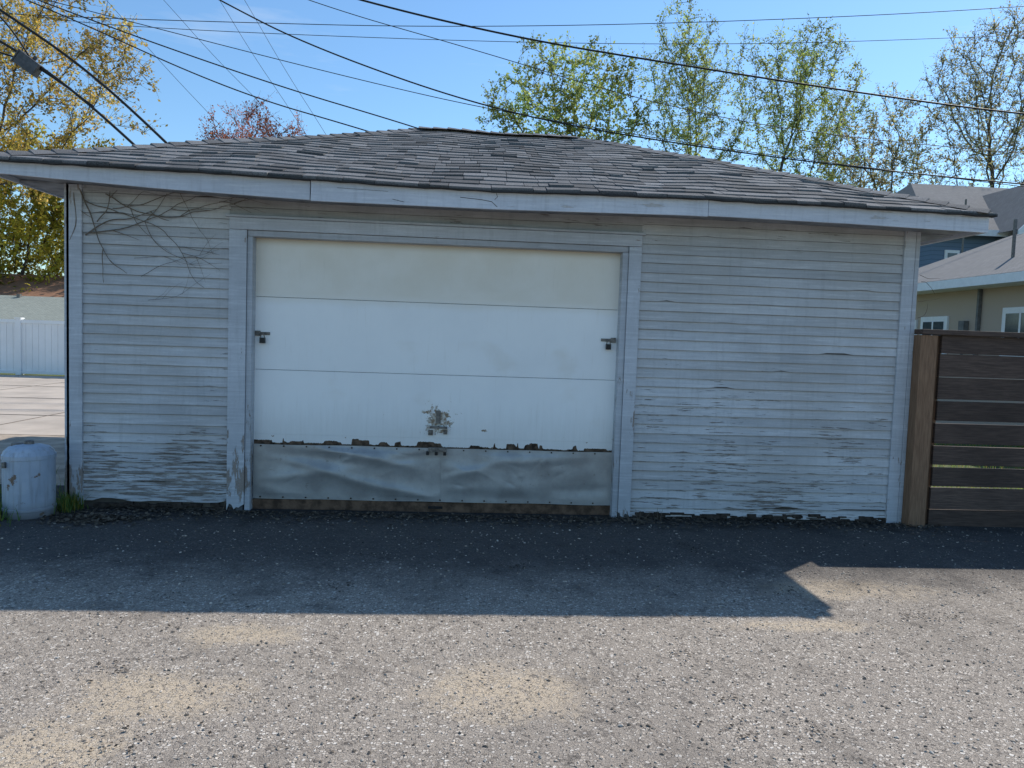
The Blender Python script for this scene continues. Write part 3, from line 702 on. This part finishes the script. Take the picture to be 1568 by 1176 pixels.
# ------------------------------------------------------------------ right background
NG=empty('neighbour_garage')
mb=MB(); mb.box(9.0,15,-.5,9.6,-.02,2.62); mb.obj('walls',STU,NG)
mb=MB(); mb.add([(8.5,-1,2.66),(8.5,10.1,2.66),(12,10.1,4.0),(12,-1,4.0)],[(0,1,2,3)]); mb.add([(15.5,-1,2.66),(15.5,10.1,2.66),(12,10.1,4.0),(12,-1,4.0)],[(0,1,2,3)]); mb.obj('roof',RGY,NG)
mb=MB(); mb.add([(9.,9.6,2.62),(15,9.6,2.62),(12,9.6,3.9)],[(0,1,2)]); mb.add([(9.,-.5,2.62),(15,-.5,2.62),(12,-.5,3.9)],[(0,1,2)]); mb.obj('gables',STU,NG)
WT=flat('white_trim',(.80,.81,.82),.6,var=.06,b=0); GL=flat('window_glass',(.05,.07,.09),.08,spec=.8,var=.2,b=0)
mb=MB(); mb.box(8.47,8.5,-1,10.1,2.5,2.652); mb.box(8.5,9.,-1,10.1,2.50,2.515,m=0); mb.obj('eave_trim',WT,NG)
mb=MB()
for ya,yb,za,zb in ((7.6,8.4,1.25,2.05),(5.35,6.2,1.3,2.15),(2.,3.,1.2,2.1)):
    mb.box(8.96,8.999,ya,yb,za,zb,m=0); mb.box(8.945,8.957,ya+.10,yb-.1,za+.1,zb-.1,m=1); mb.box(8.94,8.944,(ya+yb)/2-.02,(ya+yb)/2+.02,za+.1,zb-.1,m=0)
mb.obj('windows',[WT,GL],NG)
mb=MB(); mb.box(8.96,8.999,8.55,9.5,1.2,2.0); mb.obj('white_door_panel',WT,NG)
mb=MB(); mb.box(8.93,8.99,6.75,6.8,1.2,2.5); mb.box(8.90,8.99,7.05,7.2,1.75,1.95); mb.box(8.93,8.96,7.1,7.14,1.2,1.75); mb.obj('conduit_and_meter',flat('conduit',(.16,.16,.16),.6),NG)
mb=MB(); mb.box(9.6,9.64,6.9,6.94,2.9,3.75); mb.obj('roof_mast',STEEL,NG)
k=NT('navy_siding'); wv=k.math('FRACT',k.math('MULTIPLY',k.xyz()[2],7.)); c=k.mix(k.rng(wv,0,.15),(.05,.08,.12),(.13,.19,.27)); NAVY=k.fin(c,.7)
BH=empty('navy_house')
mb=MB(); mb.box(15.3,26,18,27,-.05,5.4); mb.obj('walls',NAVY,BH)
mb=MB(); mb.add([(14.9,17.6,5.4),(26.4,17.6,5.4),(24,22.5,7.9),(17.2,22.5,7.9)],[(0,1,2,3)]); mb.add([(14.9,27.4,5.4),(26.4,27.4,5.4),(24,22.5,7.9),(17.2,22.5,7.9)],[(0,1,2,3)])
mb.add([(14.9,17.6,5.4),(14.9,27.4,5.4),(17.2,22.5,7.9)],[(0,1,2)]); mb.add([(26.4,17.6,5.4),(26.4,27.4,5.4),(24,22.5,7.9)],[(0,1,2)])
mb.add([(17.2,16.6,5.3),(19.3,16.6,7.3),(19.3,21.5,7.3),(17.2,21.5,5.3)],[(0,1,2,3)]); mb.add([(21.4,16.6,5.3),(19.3,16.6,7.3),(19.3,21.5,7.3),(21.4,21.5,5.3)],[(0,1,2,3)])
mb.obj('roof',RGY,BH)
mb=MB(); mb.add([(17.5,17.,5.2),(21.1,17.,5.2),(19.3,17.,7.1)],[(0,1,2)]); mb.box(17.5,21.1,17.,17.99,0,5.2); mb.obj('front_gable',NAVY,BH)
mb=MB(); 
def rake(a,b,y):
    mb.add([(a[0],y,a[1]),(b[0],y,b[1]),(b[0],y,b[1]-.3),(a[0],y,a[1]-.3),(a[0],y+.05,a[1]),(b[0],y+.05,b[1]),(b[0],y+.05,b[1]-.3),(a[0],y+.05,a[1]-.3)],[(0,1,2,3),(4,7,6,5),(0,4,5,1),(3,2,6,7),(0,3,7,4)])
rake((17.15,5.26),(19.3,7.3),16.55); rake((21.45,5.26),(19.3,7.3),16.55); mb.box(14.86,26.4,17.56,17.6,5.2,5.4)
for xa,za in ((15.75,3.6),(16.5,3.6),(15.75,.9)): mb.box(xa,xa+.5,17.95,17.99,za,za+1.15)
mb.obj('white_trim',WT,BH)
mb=MB(); 
for xa,za in ((15.75,3.6),(16.5,3.6),(15.75,.9)): mb.box(xa+.09,xa+.41,17.93,17.945,za+.1,za+1.05)
mb.obj('window_glass',GL,BH)
mb=MB(); mb.box(15.6,15.64,16.9,16.94,0,6.2); mb.obj('vent_pipe',STEEL,BH)
